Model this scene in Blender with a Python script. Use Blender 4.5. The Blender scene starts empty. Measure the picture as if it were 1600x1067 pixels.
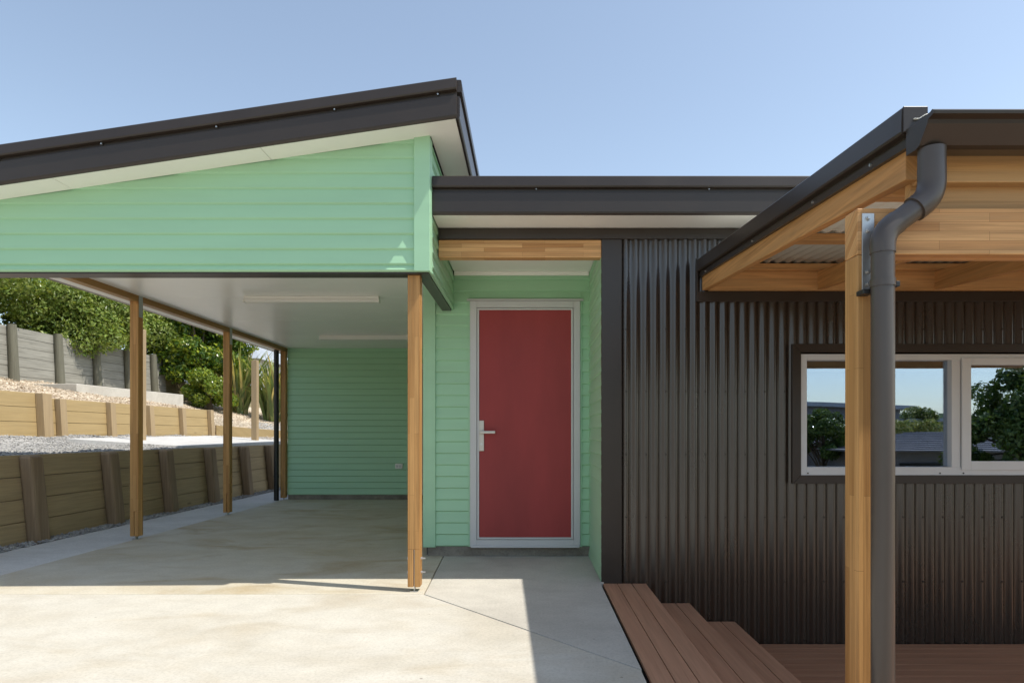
import bpy, bmesh, math, random
import numpy as np
from mathutils import Vector

random.seed(7)
RNG = np.random.default_rng(11)
R = math.radians
S = bpy.context.scene
COL = S.collection

# ------------------------------------------------------------------ camera, sky, sun, exposure
EYE = 1.138                                   # metres above the carport slab (slab top is z = 0, +Y looks into the picture)
cd = bpy.data.cameras.new('camera')
cd.lens = 22.5; cd.sensor_width = 36.0
cd.shift_x = -0.0169; cd.shift_y = 0.0903
cd.clip_start = 0.05; cd.clip_end = 5000
cam = bpy.data.objects.new('camera', cd); COL.objects.link(cam)
cam.location = (0, 0, EYE); cam.rotation_euler = (R(90), 0, 0)
S.camera = cam

SUN = Vector((0.55, -0.15, 1.0)).normalized()  # direction towards the sun
elev = math.asin(SUN.z)
w = bpy.data.worlds.new('World'); S.world = w; w.use_nodes = True
nt = w.node_tree
sky = nt.nodes.new('ShaderNodeTexSky'); sky.sky_type = 'NISHITA'; sky.sun_disc = False
sky.sun_elevation = elev
sky.sun_rotation = math.atan2(SUN.x, SUN.y)
sky.air_density = 1.0; sky.dust_density = 0.8; sky.ozone_density = 1.4; sky.altitude = 50
bg = nt.nodes['Background']; bg.inputs['Strength'].default_value = 0.125
hs = nt.nodes.new('ShaderNodeHueSaturation'); hs.inputs['Saturation'].default_value = 0.84
wm = nt.nodes.new('ShaderNodeMix'); wm.data_type = 'RGBA'; wm.blend_type = 'MULTIPLY'; wm.inputs[0].default_value = 1.0
wm.inputs[7].default_value = (1.0, 0.99, 0.925, 1)
nt.links.new(sky.outputs[0], hs.inputs['Color']); nt.links.new(hs.outputs[0], wm.inputs[6]); nt.links.new(wm.outputs[2], bg.inputs[0])

sl = bpy.data.lights.new('sun', 'SUN'); sl.energy = 2.75; sl.angle = R(0.5); sl.color = (1.0, 0.95, 0.86)
so = bpy.data.objects.new('sun', sl); COL.objects.link(so)
so.rotation_euler = SUN.to_track_quat('Z', 'Y').to_euler(); so.location = (8, -4, 14)

S.view_settings.view_transform = 'Standard'; S.view_settings.look = 'None'
S.view_settings.exposure = 0.93; S.view_settings.gamma = 1.0; S.view_settings.use_curve_mapping = False
S.render.engine = 'CYCLES'
S.cycles.max_bounces = 10; S.cycles.diffuse_bounces = 6; S.cycles.glossy_bounces = 4
S.cycles.transparent_max_bounces = 12

# ------------------------------------------------------------------ materials
def new_mat(name):
    m = bpy.data.materials.new(name); m.use_nodes = True
    t = m.node_tree; b = t.nodes['Principled BSDF']
    return m, t, b
def N(t, typ, **kw):
    n = t.nodes.new(typ)
    for k, v in kw.items():
        if k in n.inputs: n.inputs[k].default_value = v
        else: setattr(n, k, v)
    return n
def ramp(t, fac, stops):
    n = t.nodes.new('ShaderNodeValToRGB')
    e = n.color_ramp.elements
    while len(e) < len(stops): e.new(0.5)
    for i, (p, c) in enumerate(stops):
        e[i].position = p; e[i].color = (*c, 1) if len(c) == 3 else c
    t.links.new(fac, n.inputs[0]); return n
def mix(t, fac, a, b, mode='MIX'):
    n = t.nodes.new('ShaderNodeMix'); n.data_type = 'RGBA'; n.blend_type = mode
    for s, v in ((0, fac), (6, a), (7, b)):
        if isinstance(v, (int, float)): n.inputs[s].default_value = v
        elif isinstance(v, tuple): n.inputs[s].default_value = (*v, 1)
        else: t.links.new(v, n.inputs[s])
    return n.outputs[2]
def coord(t, scale=(1, 1, 1), rot=(0, 0, 0)):
    c = t.nodes.new('ShaderNodeTexCoord'); m = t.nodes.new('ShaderNodeMapping')
    m.inputs['Scale'].default_value = scale; m.inputs['Rotation'].default_value = rot
    t.links.new(c.outputs['Object'], m.inputs[0]); return m.outputs[0]
def noise(t, vec, scale, detail=4, rough=0.55, dist=0.0):
    n = N(t, 'ShaderNodeTexNoise', Scale=scale, Detail=detail, Roughness=rough, Distortion=dist)
    t.links.new(vec, n.inputs['Vector']); return n.outputs[0]
def bump(t, b, h, strength=0.2, dist=0.01):
    n = N(t, 'ShaderNodeBump', Strength=strength, Distance=dist)
    t.links.new(h, n.inputs['Height']); t.links.new(n.outputs[0], b.inputs['Normal'])

def paint(name, col, rough=0.45, var=0.08, streak=(1, 1, 1), spec=0.5, bmp=0.03):
    m, t, b = new_mat(name)
    v = coord(t, streak)
    n = noise(t, v, 2.2, 5, 0.6)
    lo = tuple(c * (1 - var) for c in col); hi = tuple(min(1, c * (1 + var)) for c in col)
    r = ramp(t, n, [(0.3, lo), (0.7, hi)])
    t.links.new(r.outputs[0], b.inputs['Base Color'])
    b.inputs['Roughness'].default_value = rough
    b.inputs['Specular IOR Level'].default_value = spec
    n2 = noise(t, v, 35, 3)
    rr = t.nodes.new('ShaderNodeMapRange'); rr.inputs[3].default_value = rough - 0.06; rr.inputs[4].default_value = rough + 0.1
    t.links.new(n, rr.inputs[0]); t.links.new(rr.outputs[0], b.inputs['Roughness'])
    bump(t, b, n2, bmp, 0.004)
    return m

def wood(name, c1, c2, axis, lam=None, grain=0.35, rough=0.6, knots=0.0, spec=0.3, seam=0.35):
    """grain runs along axis; lam=(length, width) draws glued finger-jointed staves; knots = share of knots"""
    m, t, b = new_mat(name)
    c = t.nodes.new('ShaderNodeTexCoord'); s = t.nodes.new('ShaderNodeSeparateXYZ')
    t.links.new(c.outputs['Object'], s.inputs[0])
    o = {'X': 0, 'Y': 1, 'Z': 2}; k = o[axis]; others = [i for i in range(3) if i != k]
    add = N(t, 'ShaderNodeMath', operation='ADD')
    t.links.new(s.outputs[others[0]], add.inputs[0]); t.links.new(s.outputs[others[1]], add.inputs[1])
    comb = t.nodes.new('ShaderNodeCombineXYZ')
    t.links.new(s.outputs[k], comb.inputs[0]); t.links.new(add.outputs[0], comb.inputs[1])
    def scaled(a, bb, cc):
        mp = t.nodes.new('ShaderNodeMapping'); mp.inputs['Scale'].default_value = (a, bb, cc)
        t.links.new(comb.outputs[0], mp.inputs[0]); return mp.outputs[0]
    base = None
    if lam:
        br = N(t, 'ShaderNodeTexBrick', offset=0.37, offset_frequency=2, squash=1.0)
        br.inputs['Color1'].default_value = (0, 0, 0, 1); br.inputs['Color2'].default_value = (1, 1, 1, 1)
        br.inputs['Mortar'].default_value = (0.5, 0.5, 0.5, 1)
        br.inputs['Scale'].default_value = 1.0; br.inputs['Mortar Size'].default_value = 0.0007
        br.inputs['Mortar Smooth'].default_value = 0.2
        br.inputs['Brick Width'].default_value = lam[0]; br.inputs['Row Height'].default_value = lam[1]
        t.links.new(comb.outputs[0], br.inputs['Vector'])
        base = mix(t, br.outputs['Color'], c1, c2)
        seamf = br.outputs['Fac']
    else:
        base = mix(t, noise(t, scaled(0.8, 5, 1), 1.6, 3), c1, c2)
    g = noise(t, scaled(1.3, 42, 1), 1.0, 5, 0.65, 0.8)
    g2 = noise(t, scaled(0.7, 16, 1), 1.0, 3, 0.5, 1.2)
    dark = tuple(x * 0.45 for x in c1)
    gr = ramp(t, g, [(0.42, (0, 0, 0)), (0.75, (1, 1, 1))])
    gr2 = ramp(t, g2, [(0.45, (0, 0, 0)), (0.7, (1, 1, 1))])
    col = mix(t, N(t, 'ShaderNodeMath', operation='MULTIPLY').outputs[0], base, dark)
    mn = [l.from_node for l in t.links if l.to_node == col.node and l.to_socket == col.node.inputs[0]][0] if col.node.inputs[0].is_linked else None
    if mn is not None:
        t.links.new(gr.outputs[0], mn.inputs[0]); mn.inputs[1].default_value = grain
    col = mix(t, N(t, 'ShaderNodeMath', operation='MULTIPLY').outputs[0], col, tuple(x * 0.7 for x in c2))
    mn2 = [l.from_node for l in t.links if l.to_socket == col.node.inputs[0]][0]
    t.links.new(gr2.outputs[0], mn2.inputs[0]); mn2.inputs[1].default_value = grain
    if lam:
        col = mix(t, N(t, 'ShaderNodeMath', operation='MULTIPLY').outputs[0], col, tuple(x * 0.35 for x in c1))
        mn3 = [l.from_node for l in t.links if l.to_socket == col.node.inputs[0]][0]
        t.links.new(seamf, mn3.inputs[0]); mn3.inputs[1].default_value = seam
    if knots > 0:
        vo = N(t, 'ShaderNodeTexVoronoi', Scale=1.0); t.links.new(scaled(1.6, 6.5, 1), vo.inputs['Vector'])
        kr = ramp(t, vo.outputs['Distance'], [(0.04, (1, 1, 1)), (0.13, (0, 0, 0))])
        col = mix(t, N(t, 'ShaderNodeMath', operation='MULTIPLY').outputs[0], col, tuple(x * 0.3 for x in c1))
        mn4 = [l.from_node for l in t.links if l.to_socket == col.node.inputs[0]][0]
        t.links.new(kr.outputs[0], mn4.inputs[0]); mn4.inputs[1].default_value = knots
    t.links.new(col, b.inputs['Base Color'])
    b.inputs['Roughness'].default_value = rough; b.inputs['Specular IOR Level'].default_value = spec
    bump(t, b, g, 0.12, 0.004)
    return m

def concrete(name, c1, c2, c3, stain=0.6, scale=1.0):
    m, t, b = new_mat(name)
    v = coord(t)
    big = noise(t, coord(t, (0.8, 1.1, 1)), 1.3 * scale, 6, 0.62, 0.4)
    med = noise(t, v, 5 * scale, 6, 0.65)
    fine = noise(t, v, 60, 6, 0.8)
    r1 = ramp(t, big, [(0.36, c2), (0.56, c1)])
    r2 = ramp(t, noise(t, coord(t, (0.55, 1.1, 1)), 2.0 * scale, 5, 0.6, 0.8), [(0.5, (0, 0, 0)), (0.72, (1, 1, 1))])
    f = N(t, 'ShaderNodeMath', operation='MULTIPLY'); t.links.new(r2.outputs[0], f.inputs[0]); f.inputs[1].default_value = stain
    col = mix(t, f.outputs[0], r1.outputs[0], c3)
    r3 = ramp(t, med, [(0.3, (0.92, 0.92, 0.92)), (0.7, (1.05, 1.05, 1.05))])
    col = mix(t, 1.0, col, r3.outputs[0], 'MULTIPLY')
    r4 = ramp(t, fine, [(0.3, (0.72, 0.71, 0.69)), (0.52, (1, 1, 1)), (0.75, (1.08, 1.08, 1.08))])
    col = mix(t, 0.85, col, r4.outputs[0], 'MULTIPLY')
    vo = N(t, 'ShaderNodeTexVoronoi', Scale=3.1); t.links.new(v, vo.inputs['Vector'])
    r5 = ramp(t, vo.outputs['Distance'], [(0.016, (0.45, 0.42, 0.4)), (0.03, (1, 1, 1))])
    col = mix(t, 0.8, col, r5.outputs[0], 'MULTIPLY')
    t.links.new(col, b.inputs['Base Color'])
    b.inputs['Roughness'].default_value = 0.8; b.inputs['Specular IOR Level'].default_value = 0.3
    bump(t, b, fine, 0.12, 0.003)
    return m

def speckle(name, cols, scale, rough=0.9, bmp=0.6):
    m, t, b = new_mat(name)
    v = coord(t)
    vo = N(t, 'ShaderNodeTexVoronoi', Scale=scale); t.links.new(v, vo.inputs['Vector'])
    sp = t.nodes.new('ShaderNodeSeparateColor'); t.links.new(vo.outputs['Color'], sp.inputs[0])
    r = ramp(t, sp.outputs[0], [(i / max(1, len(cols) - 1), c) for i, c in enumerate(cols)])
    n = ramp(t, noise(t, v, 1.3, 5), [(0.3, (0.75, 0.75, 0.75)), (0.7, (1.1, 1.1, 1.1))])
    t.links.new(mix(t, 1.0, r.outputs[0], n.outputs[0], 'MULTIPLY'), b.inputs['Base Color'])
    b.inputs['Roughness'].default_value = rough; b.inputs['Specular IOR Level'].default_value = 0.2
    inv = N(t, 'ShaderNodeMath', operation='SUBTRACT'); inv.inputs[0].default_value = 1.0; t.links.new(vo.outputs['Distance'], inv.inputs[1])
    bump(t, b, inv.outputs[0], bmp, 0.03)
    return m

def leaf_mat(name, col, gloss=0.35, trans=0.35):
    m, t, b = new_mat(name)
    n = ramp(t, noise(t, coord(t), 1.7, 4), [(0.3, tuple(c * 0.75 for c in col)), (0.7, tuple(c * 1.25 for c in col))])
    t.links.new(n.outputs[0], b.inputs['Base Color'])
    b.inputs['Roughness'].default_value = gloss; b.inputs['Specular IOR Level'].default_value = 0.4
    tr = t.nodes.new('ShaderNodeBsdfTranslucent'); t.links.new(mix(t, 1.0, n.outputs[0], (1.3, 1.25, 0.5), 'MULTIPLY'), tr.inputs[0])
    mx = t.nodes.new('ShaderNodeMixShader'); mx.inputs[0].default_value = trans
    t.links.new(b.outputs[0], mx.inputs[1]); t.links.new(tr.outputs[0], mx.inputs[2])
    t.links.new(mx.outputs[0], t.nodes['Material Output'].inputs[0])
    return m

def metal(name, col, rough=0.35):
    m, t, b = new_mat(name)
    b.inputs['Base Color'].default_value = (*col, 1); b.inputs['Metallic'].default_value = 1.0
    n = noise(t, coord(t), 30, 4)
    rr = t.nodes.new('ShaderNodeMapRange'); rr.inputs[3].default_value = rough - 0.08; rr.inputs[4].default_value = rough + 0.15
    t.links.new(n, rr.inputs[0]); t.links.new(rr.outputs[0], b.inputs['Roughness'])
    return m

def glass_mat(name, refl=0.45):
    m, t, b = new_mat(name)
    t.nodes.remove(b)
    tr = t.nodes.new('ShaderNodeBsdfTransparent'); tr.inputs[0].default_value = (0.82, 0.85, 0.82, 1)
    gl = t.nodes.new('ShaderNodeBsdfGlossy'); gl.inputs['Roughness'].default_value = 0.0; gl.inputs[0].default_value = (0.63, 0.74, 0.94, 1)
    n = noise(t, coord(t), 1.6, 2); bp = N(t, 'ShaderNodeBump', Strength=0.012, Distance=0.02); t.links.new(n, bp.inputs['Height']); t.links.new(bp.outputs[0], gl.inputs['Normal'])
    mx = t.nodes.new('ShaderNodeMixShader'); mx.inputs[0].default_value = refl
    t.links.new(tr.outputs[0], mx.inputs[1]); t.links.new(gl.outputs[0], mx.inputs[2])
    t.links.new(mx.outputs[0], t.nodes['Material Output'].inputs[0])
    return m

M = {}
M['green'] = paint('green_paint', (0.355, 0.60, 0.385), 0.42, 0.04, (0.4, 1, 3))
M['dark'] = paint('dark_steel', (0.036, 0.027, 0.021), 0.33, 0.10, (1, 1, 1), 0.45, 0.02)
M['dark_corr'] = paint('dark_corrugated_steel', (0.025, 0.0160, 0.0105), 0.27, 0.10, (1, 1, 0.3), 1.0, 0.02)
M['pipe'] = paint('pipe_steel', (0.062, 0.050, 0.042), 0.30, 0.06, (1, 1, 0.3), 0.6, 0.01)
M['white'] = paint('soffit_white', (0.90, 0.885, 0.84), 0.5, 0.03)
M['ceiling'] = paint('ceiling_white', (0.90, 0.89, 0.85), 0.30, 0.03)
M['alu'] = paint('grey_aluminium', (0.56, 0.555, 0.55), 0.4, 0.03)
M['winalu'] = paint('pale_window_aluminium', (0.60, 0.63, 0.65), 0.42, 0.03)
M['red'] = paint('red_door_paint', (0.325, 0.046, 0.045), 0.5, 0.16, (1, 1, 0.25), 0.3)
M['steel'] = metal('galvanised_steel', (0.55, 0.55, 0.54), 0.4)
M['satin'] = metal('satin_handle_metal', (0.50, 0.47, 0.43), 0.38)
M['plastic'] = paint('white_plastic', (0.78, 0.76, 0.71), 0.35, 0.02)
M['black'] = paint('black_plastic', (0.012, 0.012, 0.012), 0.4, 0.05)
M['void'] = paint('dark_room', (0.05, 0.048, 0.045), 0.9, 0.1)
M['blind'] = paint('cream_blind', (0.66, 0.62, 0.48), 0.7, 0.03)
def opal(name, col, tr):
    m, t, b = new_mat(name); b.inputs['Base Color'].default_value = (*col, 1); b.inputs['Roughness'].default_value = 0.4
    n = t.nodes.new('ShaderNodeBsdfTranslucent'); n.inputs[0].default_value = (*col, 1)
    mx = t.nodes.new('ShaderNodeMixShader'); mx.inputs[0].default_value = tr
    t.links.new(b.outputs[0], mx.inputs[1]); t.links.new(n.outputs[0], mx.inputs[2]); t.links.new(mx.outputs[0], t.nodes['Material Output'].inputs[0]); return m
M['roofin'] = opal('opal_roof_sheet', (0.78, 0.78, 0.72), 0.12)
M['glass'] = glass_mat('window_glass')
GL1, GL2 = (0.47, 0.225, 0.075), (0.75, 0.44, 0.19)
M['lamZ'] = wood('laminated_post_timber', (0.40, 0.195, 0.06), (0.61, 0.34, 0.125), 'Z', (0.7, 0.033), 0.7, 0.5, seam=0.7)
M['lamX'] = wood('laminated_beam_timber', GL1, GL2, 'X', (0.47, 0.032), 0.7, 0.5, 0.35, seam=0.7)
M['pineY'] = wood('rafter_pine', (0.51, 0.25, 0.082), (0.65, 0.355, 0.14), 'Y', None, 0.9, 0.55, 0.45)
M['pineX'] = wood('batten_pine', (0.54, 0.29, 0.11), (0.67, 0.41, 0.185), 'X', None, 0.8, 0.55, 0.4)
M['beamY'] = wood('carport_beam_timber', (0.34, 0.175, 0.055), (0.44, 0.25, 0.085), 'Y', (0.9, 0.04), 0.4, 0.5)
M['decking'] = wood('decking_hardwood_Y', (0.39, 0.195, 0.115), (0.53, 0.295, 0.18), 'Y', None, 0.45, 0.75, 0, 0.15)
M['deckingX'] = wood('decking_hardwood_X', (0.31, 0.15, 0.085), (0.43, 0.235, 0.14), 'X', None, 0.45, 0.75, 0, 0.15)
M['sleeper'] = wood('brown_sleepers', (0.37, 0.265, 0.135), (0.48, 0.36, 0.205), 'Y', None, 0.5, 0.8, 0.6)
M['sleeperpost'] = wood('brown_wall_posts', (0.21, 0.14, 0.08), (0.35, 0.25, 0.155), 'Z', None, 0.6, 0.85, 0.3)
M['newpine'] = wood('new_yellow_pine', (0.36, 0.255, 0.115), (0.46, 0.34, 0.17), 'Y', None, 0.3, 0.75, 0.5)
M['newpinepost'] = wood('new_pine_posts', (0.34, 0.24, 0.13), (0.44, 0.33, 0.195), 'Z', None, 0.4, 0.75, 0.2)
M['grey_wood'] = wood('weathered_grey_boards', (0.18, 0.17, 0.14), (0.39, 0.375, 0.325), 'Y', None, 0.8, 0.9, 0.3)
M['grey_post'] = wood('weathered_grey_posts', (0.085, 0.08, 0.058), (0.21, 0.20, 0.15), 'Z', None, 0.7, 0.9, 0.2)
M['drive'] = concrete('driveway_concrete', (0.555, 0.525, 0.46), (0.49, 0.45, 0.375), (0.41, 0.34, 0.235), 0.5)
M['carslab'] = concrete('carport_slab_concrete', (0.56, 0.515, 0.42), (0.49, 0.425, 0.31), (0.37, 0.275, 0.15), 0.75, 0.8)
M['slab'] = concrete('grey_concrete', (0.53, 0.50, 0.44), (0.46, 0.43, 0.375), (0.34, 0.31, 0.27), 0.25)
M['pathc'] = concrete('path_concrete', (0.62, 0.60, 0.56), (0.55, 0.53, 0.49), (0.45, 0.41, 0.35), 0.25)
M['plinth'] = concrete('raw_concrete', (0.27, 0.245, 0.20), (0.19, 0.17, 0.14), (0.14, 0.11, 0.08), 0.6, 3)
M['paleslab'] = concrete('pale_new_concrete', (0.56, 0.55, 0.53), (0.50, 0.49, 0.47), (0.45, 0.43, 0.38), 0.2, 2)
M['bounce_gravel'] = speckle('bounce_yard_gravel', [(0.36, 0.31, 0.24), (0.46, 0.41, 0.33), (0.55, 0.49, 0.40)], 26)  # kept pale and warm so the added yard bounces light back
M['gravel'] = speckle('grey_gravel', [(0.26, 0.255, 0.24), (0.34, 0.33, 0.31), (0.42, 0.405, 0.38), (0.30, 0.29, 0.275)], 28)
M['mulch'] = speckle('bark_mulch', [(0.44, 0.35, 0.25), (0.55, 0.46, 0.35), (0.63, 0.54, 0.42), (0.49, 0.40, 0.29)], 16)
M['soil'] = speckle('dry_grass_ground', [(0.20, 0.165, 0.085), (0.27, 0.22, 0.125), (0.17, 0.15, 0.07)], 9)
M['chipA'] = paint('chip_tan', (0.62, 0.53, 0.41), 0.9, 0.2)
M['chipB'] = paint('chip_brown', (0.46, 0.36, 0.26), 0.9, 0.2)
M['stoneA'] = paint('stone_grey', (0.36, 0.35, 0.33), 0.85, 0.25)
M['stoneB'] = paint('stone_dark', (0.28, 0.27, 0.26), 0.85, 0.25)
M['trunk'] = wood('bark', (0.10, 0.075, 0.05), (0.16, 0.12, 0.08), 'Z', None, 0.7, 0.95)
M['leafA'] = leaf_mat('leaf_fresh', (0.20, 0.27, 0.055))
M['leafB'] = leaf_mat('leaf_mid', (0.13, 0.195, 0.038))
M['leafC'] = leaf_mat('leaf_pale', (0.29, 0.34, 0.09))
M['leafG1'] = leaf_mat('leaf_glossy', (0.12, 0.20, 0.025), 0.22, 0.3)
M['leafG2'] = leaf_mat('leaf_glossy_yellow', (0.27, 0.32, 0.035), 0.25, 0.35)
M['leafG3'] = leaf_mat('leaf_glossy_dark', (0.06, 0.115, 0.02), 0.2, 0.25)
M['leafD1'] = leaf_mat('leaf_deep', (0.075, 0.12, 0.03))
M['leafD2'] = leaf_mat('leaf_deep_light', (0.13, 0.18, 0.045))
M['leafT'] = leaf_mat('leaf_tussock', (0.33, 0.33, 0.14))
M['flax1'] = leaf_mat('flax_green', (0.26, 0.30, 0.10), 0.35, 0.3)
M['flax2'] = leaf_mat('flax_straw', (0.55, 0.45, 0.22), 0.5, 0.3)
M['flax3'] = leaf_mat('flax_dark', (0.13, 0.18, 0.06), 0.35, 0.3)
M['houseGrey'] = paint('neighbour_grey', (0.20, 0.21, 0.24), 0.7, 0.1)
M['housePale'] = paint('neighbour_pale', (0.55, 0.56, 0.58), 0.7, 0.06)
M['zinc'] = paint('pale_roof_steel', (0.34, 0.37, 0.41), 0.5, 0.08)
M['tile'] = paint('grey_roof_tiles', (0.20, 0.19, 0.195), 0.7, 0.15)
M['hillgreen'] = speckle('far_forest', [(0.03, 0.055, 0.02), (0.055, 0.085, 0.03), (0.04, 0.065, 0.022)], 0.12, 0.95, 0.2)
M['blue'] = paint('blue_tag', (0.12, 0.45, 0.85), 0.5, 0.02)

# ------------------------------------------------------------------ mesh helpers
class MB:
    def __init__(s): s.v = []; s.f = []; s.m = []; s.cur = 0
    def quad(s, *p):
        i = len(s.v); s.v += [tuple(q) for q in p]; s.f.append(tuple(range(i, i + len(p)))); s.m.append(s.cur); return s
    def box(s, x0, x1, y0, y1, z0, z1):
        return s.hexa([(x0, y0, z0), (x1, y0, z0), (x1, y1, z0), (x0, y1, z0), (x0, y0, z1), (x1, y0, z1), (x1, y1, z1), (x0, y1, z1)])
    def hexa(s, p):
        i = len(s.v); s.v += [tuple(q) for q in p]
        for f in ((3, 2, 1, 0), (4, 5, 6, 7), (0, 1, 5, 4), (1, 2, 6, 5), (2, 3, 7, 6), (3, 0, 4, 7)):
            s.f.append(tuple(i + k for k in f)); s.m.append(s.cur)
        return s
    def sweep(s, prof, p0, p1, out, caps=True, closed=True):
        """prof: (o, z) points; section at p = p + out*o + z"""
        p0 = Vector(p0); p1 = Vector(p1); out = Vector(out); n = len(prof); i = len(s.v)
        for p in (p0, p1):
            for o, z in prof: s.v.append(tuple(p + out * o + Vector((0, 0, z))))
        for k in range(n if closed else n - 1):
            a, b = i + k, i + (k + 1) % n
            s.f.append((a, b, b + n, a + n)); s.m.append(s.cur)
        if caps and closed:
            s.f.append(tuple(range(i + n - 1, i - 1, -1))); s.f.append(tuple(range(i + n, i + 2 * n))); s.m += [s.cur] * 2
        return s
    def tube(s, path, r, seg=16, caps=True):
        path = [Vector(p) for p in path]; rs = r if isinstance(r, (list, tuple)) else [r] * len(path); i = len(s.v)
        up = None
        for k, p in enumerate(path):
            d = (path[min(k + 1, len(path) - 1)] - path[max(k - 1, 0)]).normalized()
            if up is None: up = Vector((1, 0, 0)) if abs(d.x) < 0.8 else Vector((0, 1, 0))
            a = (up - d * up.dot(d)).normalized(); b = d.cross(a); up = a
            for q in range(seg):
                t = 2 * math.pi * q / seg; s.v.append(tuple(p + (a * math.cos(t) + b * math.sin(t)) * rs[k]))
        for k in range(len(path) - 1):
            for q in range(seg):
                a, b = i + k * seg + q, i + k * seg + (q + 1) % seg
                s.f.append((a, b, b + seg, a + seg)); s.m.append(s.cur)
        if caps:
            s.f.append(tuple(range(i + seg - 1, i - 1, -1))); s.m.append(s.cur)
            j = i + (len(path) - 1) * seg; s.f.append(tuple(range(j, j + seg))); s.m.append(s.cur)
        return s
    def build(s, name, mats, parent=None, smooth=False, bevel=0.0, loc=None, kind=None):
        off = Vector((0, 0, 0))
        if parent is not None:
            o = parent
            while o is not None: off += o.location; o = o.parent
        elif loc is not None: off = Vector(loc)
        me = bpy.data.meshes.new(name)
        me.from_pydata([(x - off.x, y - off.y, z - off.z) for x, y, z in s.v], [], s.f)
        for m in (mats if isinstance(mats, (list, tuple)) else [mats]): me.materials.append(M[m])
        me.polygons.foreach_set('material_index', s.m)
        if smooth: me.polygons.foreach_set('use_smooth', [True] * len(s.f))
        me.update()
        bm = bmesh.new(); bm.from_mesh(me); bmesh.ops.recalc_face_normals(bm, faces=bm.faces)
        bm.to_mesh(me); bm.free()
        ob = bpy.data.objects.new(name, me); COL.objects.link(ob)
        if parent is not None: ob.parent = parent
        elif loc is not None: ob.location = loc
        if bevel:
            b = ob.modifiers.new('bevel', 'BEVEL'); b.width = bevel; b.segments = 2; b.limit_method = 'ANGLE'; b.angle_limit = R(40)
            b.harden_normals = False
        if smooth:
            try:
                sm = me; sm.set_sharp_from_angle(angle=R(38))
            except Exception: pass
        if kind: ob['kind'] = kind
        return ob

def thing(name, label, cat, loc=(0, 0, 0), group=None):
    o = bpy.data.objects.new(name, None); COL.objects.link(o); o.location = loc; o.empty_display_size = 0.3
    o['label'] = label; o['category'] = cat
    if group: o['group'] = group
    return o
def tag(o, label=None, cat=None, group=None, kind=None):
    for k, v in (('label', label), ('category', cat), ('group', group), ('kind', kind)):
        if v: o[k] = v
    return o
def copy_tree(o, parent=None):
    c = o.copy(); COL.objects.link(c)
    if parent is not None: c.parent = parent
    for ch in list(o.children): copy_tree(ch, c)
    return c
def rounded(pts, r, n=6):
    pts = [Vector(p) for p in pts]; out = [pts[0]]
    for a, b, c in zip(pts, pts[1:], pts[2:]):
        d1 = (a - b).normalized(); d2 = (c - b).normalized(); p, q = b + d1 * r, b + d2 * r
        for k in range(n + 1):
            t = k / n; out.append(p * (1 - t) ** 2 + b * 2 * t * (1 - t) + q * t ** 2)
    out.append(pts[-1]); return out

BP = 0.108                                    # weatherboard cover
def boards(mb, p0, p1, out, z0, z1, ext=None, pitch=BP, phase=0.0):
    """bevel-back weatherboards between plan points p0, p1; ext(zb, zt) may trim the run to (t0, t1)"""
    p0 = Vector((*p0, 0)); p1 = Vector((*p1, 0)); out = Vector((*out, 0)); z = z0 - phase
    while z < z1 - 0.004:
        zt = min(z + pitch, z1); zb = max(z, z0); f = (zt - z) / pitch
        a, b = (0, 1) if ext is None else ext(zb, zt)
        if b - a > 0.001:
            q0, q1 = p0.lerp(p1, a), p0.lerp(p1, b)
            prof = [(0.0, zb), (0.0095, zb), (0.0225, zb + 0.0105 * f), (0.0225, zb + 0.0125 * f), (0.0225 - 0.0145 * f, zt), (0.0, zt)]
            mb.sweep(prof, q0, q1, out)
        z += pitch
    return mb

# barge / fascia section: drip lip, fascia face, shadow groove, roof flashing
def fascia_prof(h, d=0.0):
    k = h / 0.277
    return [(d - 0.03, 0.014), (0.020, 0.014), (0.022, 0), (0.029, 0.001), (0.037, 0.010 * k), (0.040, 0.022 * k), (0.040, 0.158 * k), (0.036, 0.161 * k), (0.020, 0.163 * k),
            (0.020, 0.190 * k), (0.052, 0.194 * k), (0.056, 0.204 * k), (0.050, 0.270 * k), (0.044, 0.277 * k), (d - 0.03, 0.277 * k)]

# ------------------------------------------------------------------ setting: ground, driveway, paths, bank
g = MB()
ys = [-900, -400, -120, -60, -30, -20, -12, -8, -4, -2, 0, 2, 13, 20, 60, 400]
xs = [-900, -300, -60, -20, -6, 0, 8, 20, 60, 300, 900]
def zg(x, y):
    if y > -8: return -0.64
    return -0.64 - 0.15 * min(-8 - y, 20)
for i in range(len(ys) - 1):
    for j in range(len(xs) - 1):
        g.quad(*[(xs[a], ys[b], zg(xs[a], ys[b])) for a, b in ((j, i), (j + 1, i), (j + 1, i + 1), (j, i + 1))])
g.build('ground', 'soil', kind='structure')

dv = MB()                                      # carport slab and driveway: one pour, bounded right by the joints
A, B, C_ = (-0.80, 5.97), (-0.745, 4.56), (0.545, 3.10)
def slab_poly(mb, pts, z0, z1):
    n = len(pts); i = len(mb.v)
    mb.v += [(x, y, z0) for x, y in pts] + [(x, y, z1) for x, y in pts]
    mb.f.append(tuple(range(i + n - 1, i - 1, -1))); mb.f.append(tuple(range(i + n, i + 2 * n))); mb.m += [mb.cur] * 2
    for k in range(n):
        mb.f.append((i + k, i + (k + 1) % n, i + n + (k + 1) % n, i + n + k)); mb.m.append(mb.cur)
slab_poly(dv, [(-4.266, 4.553), (-4.266, -1.2), (-16, -3.0), (-16, -7.8), (0.54, -7.8), (0.54, 3.092), (-0.752, 4.552)][::-1], -0.62, 0.0)  # unseen apron at the left, widened to bounce sunlight into the shade
cs = MB(); slab_poly(cs, [(-0.805, 5.98), (-0.805, 11.14), (-4.266, 11.14), (-4.266, 4.558), (-0.753, 4.558)][::-1], -0.62, 0.0)
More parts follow.
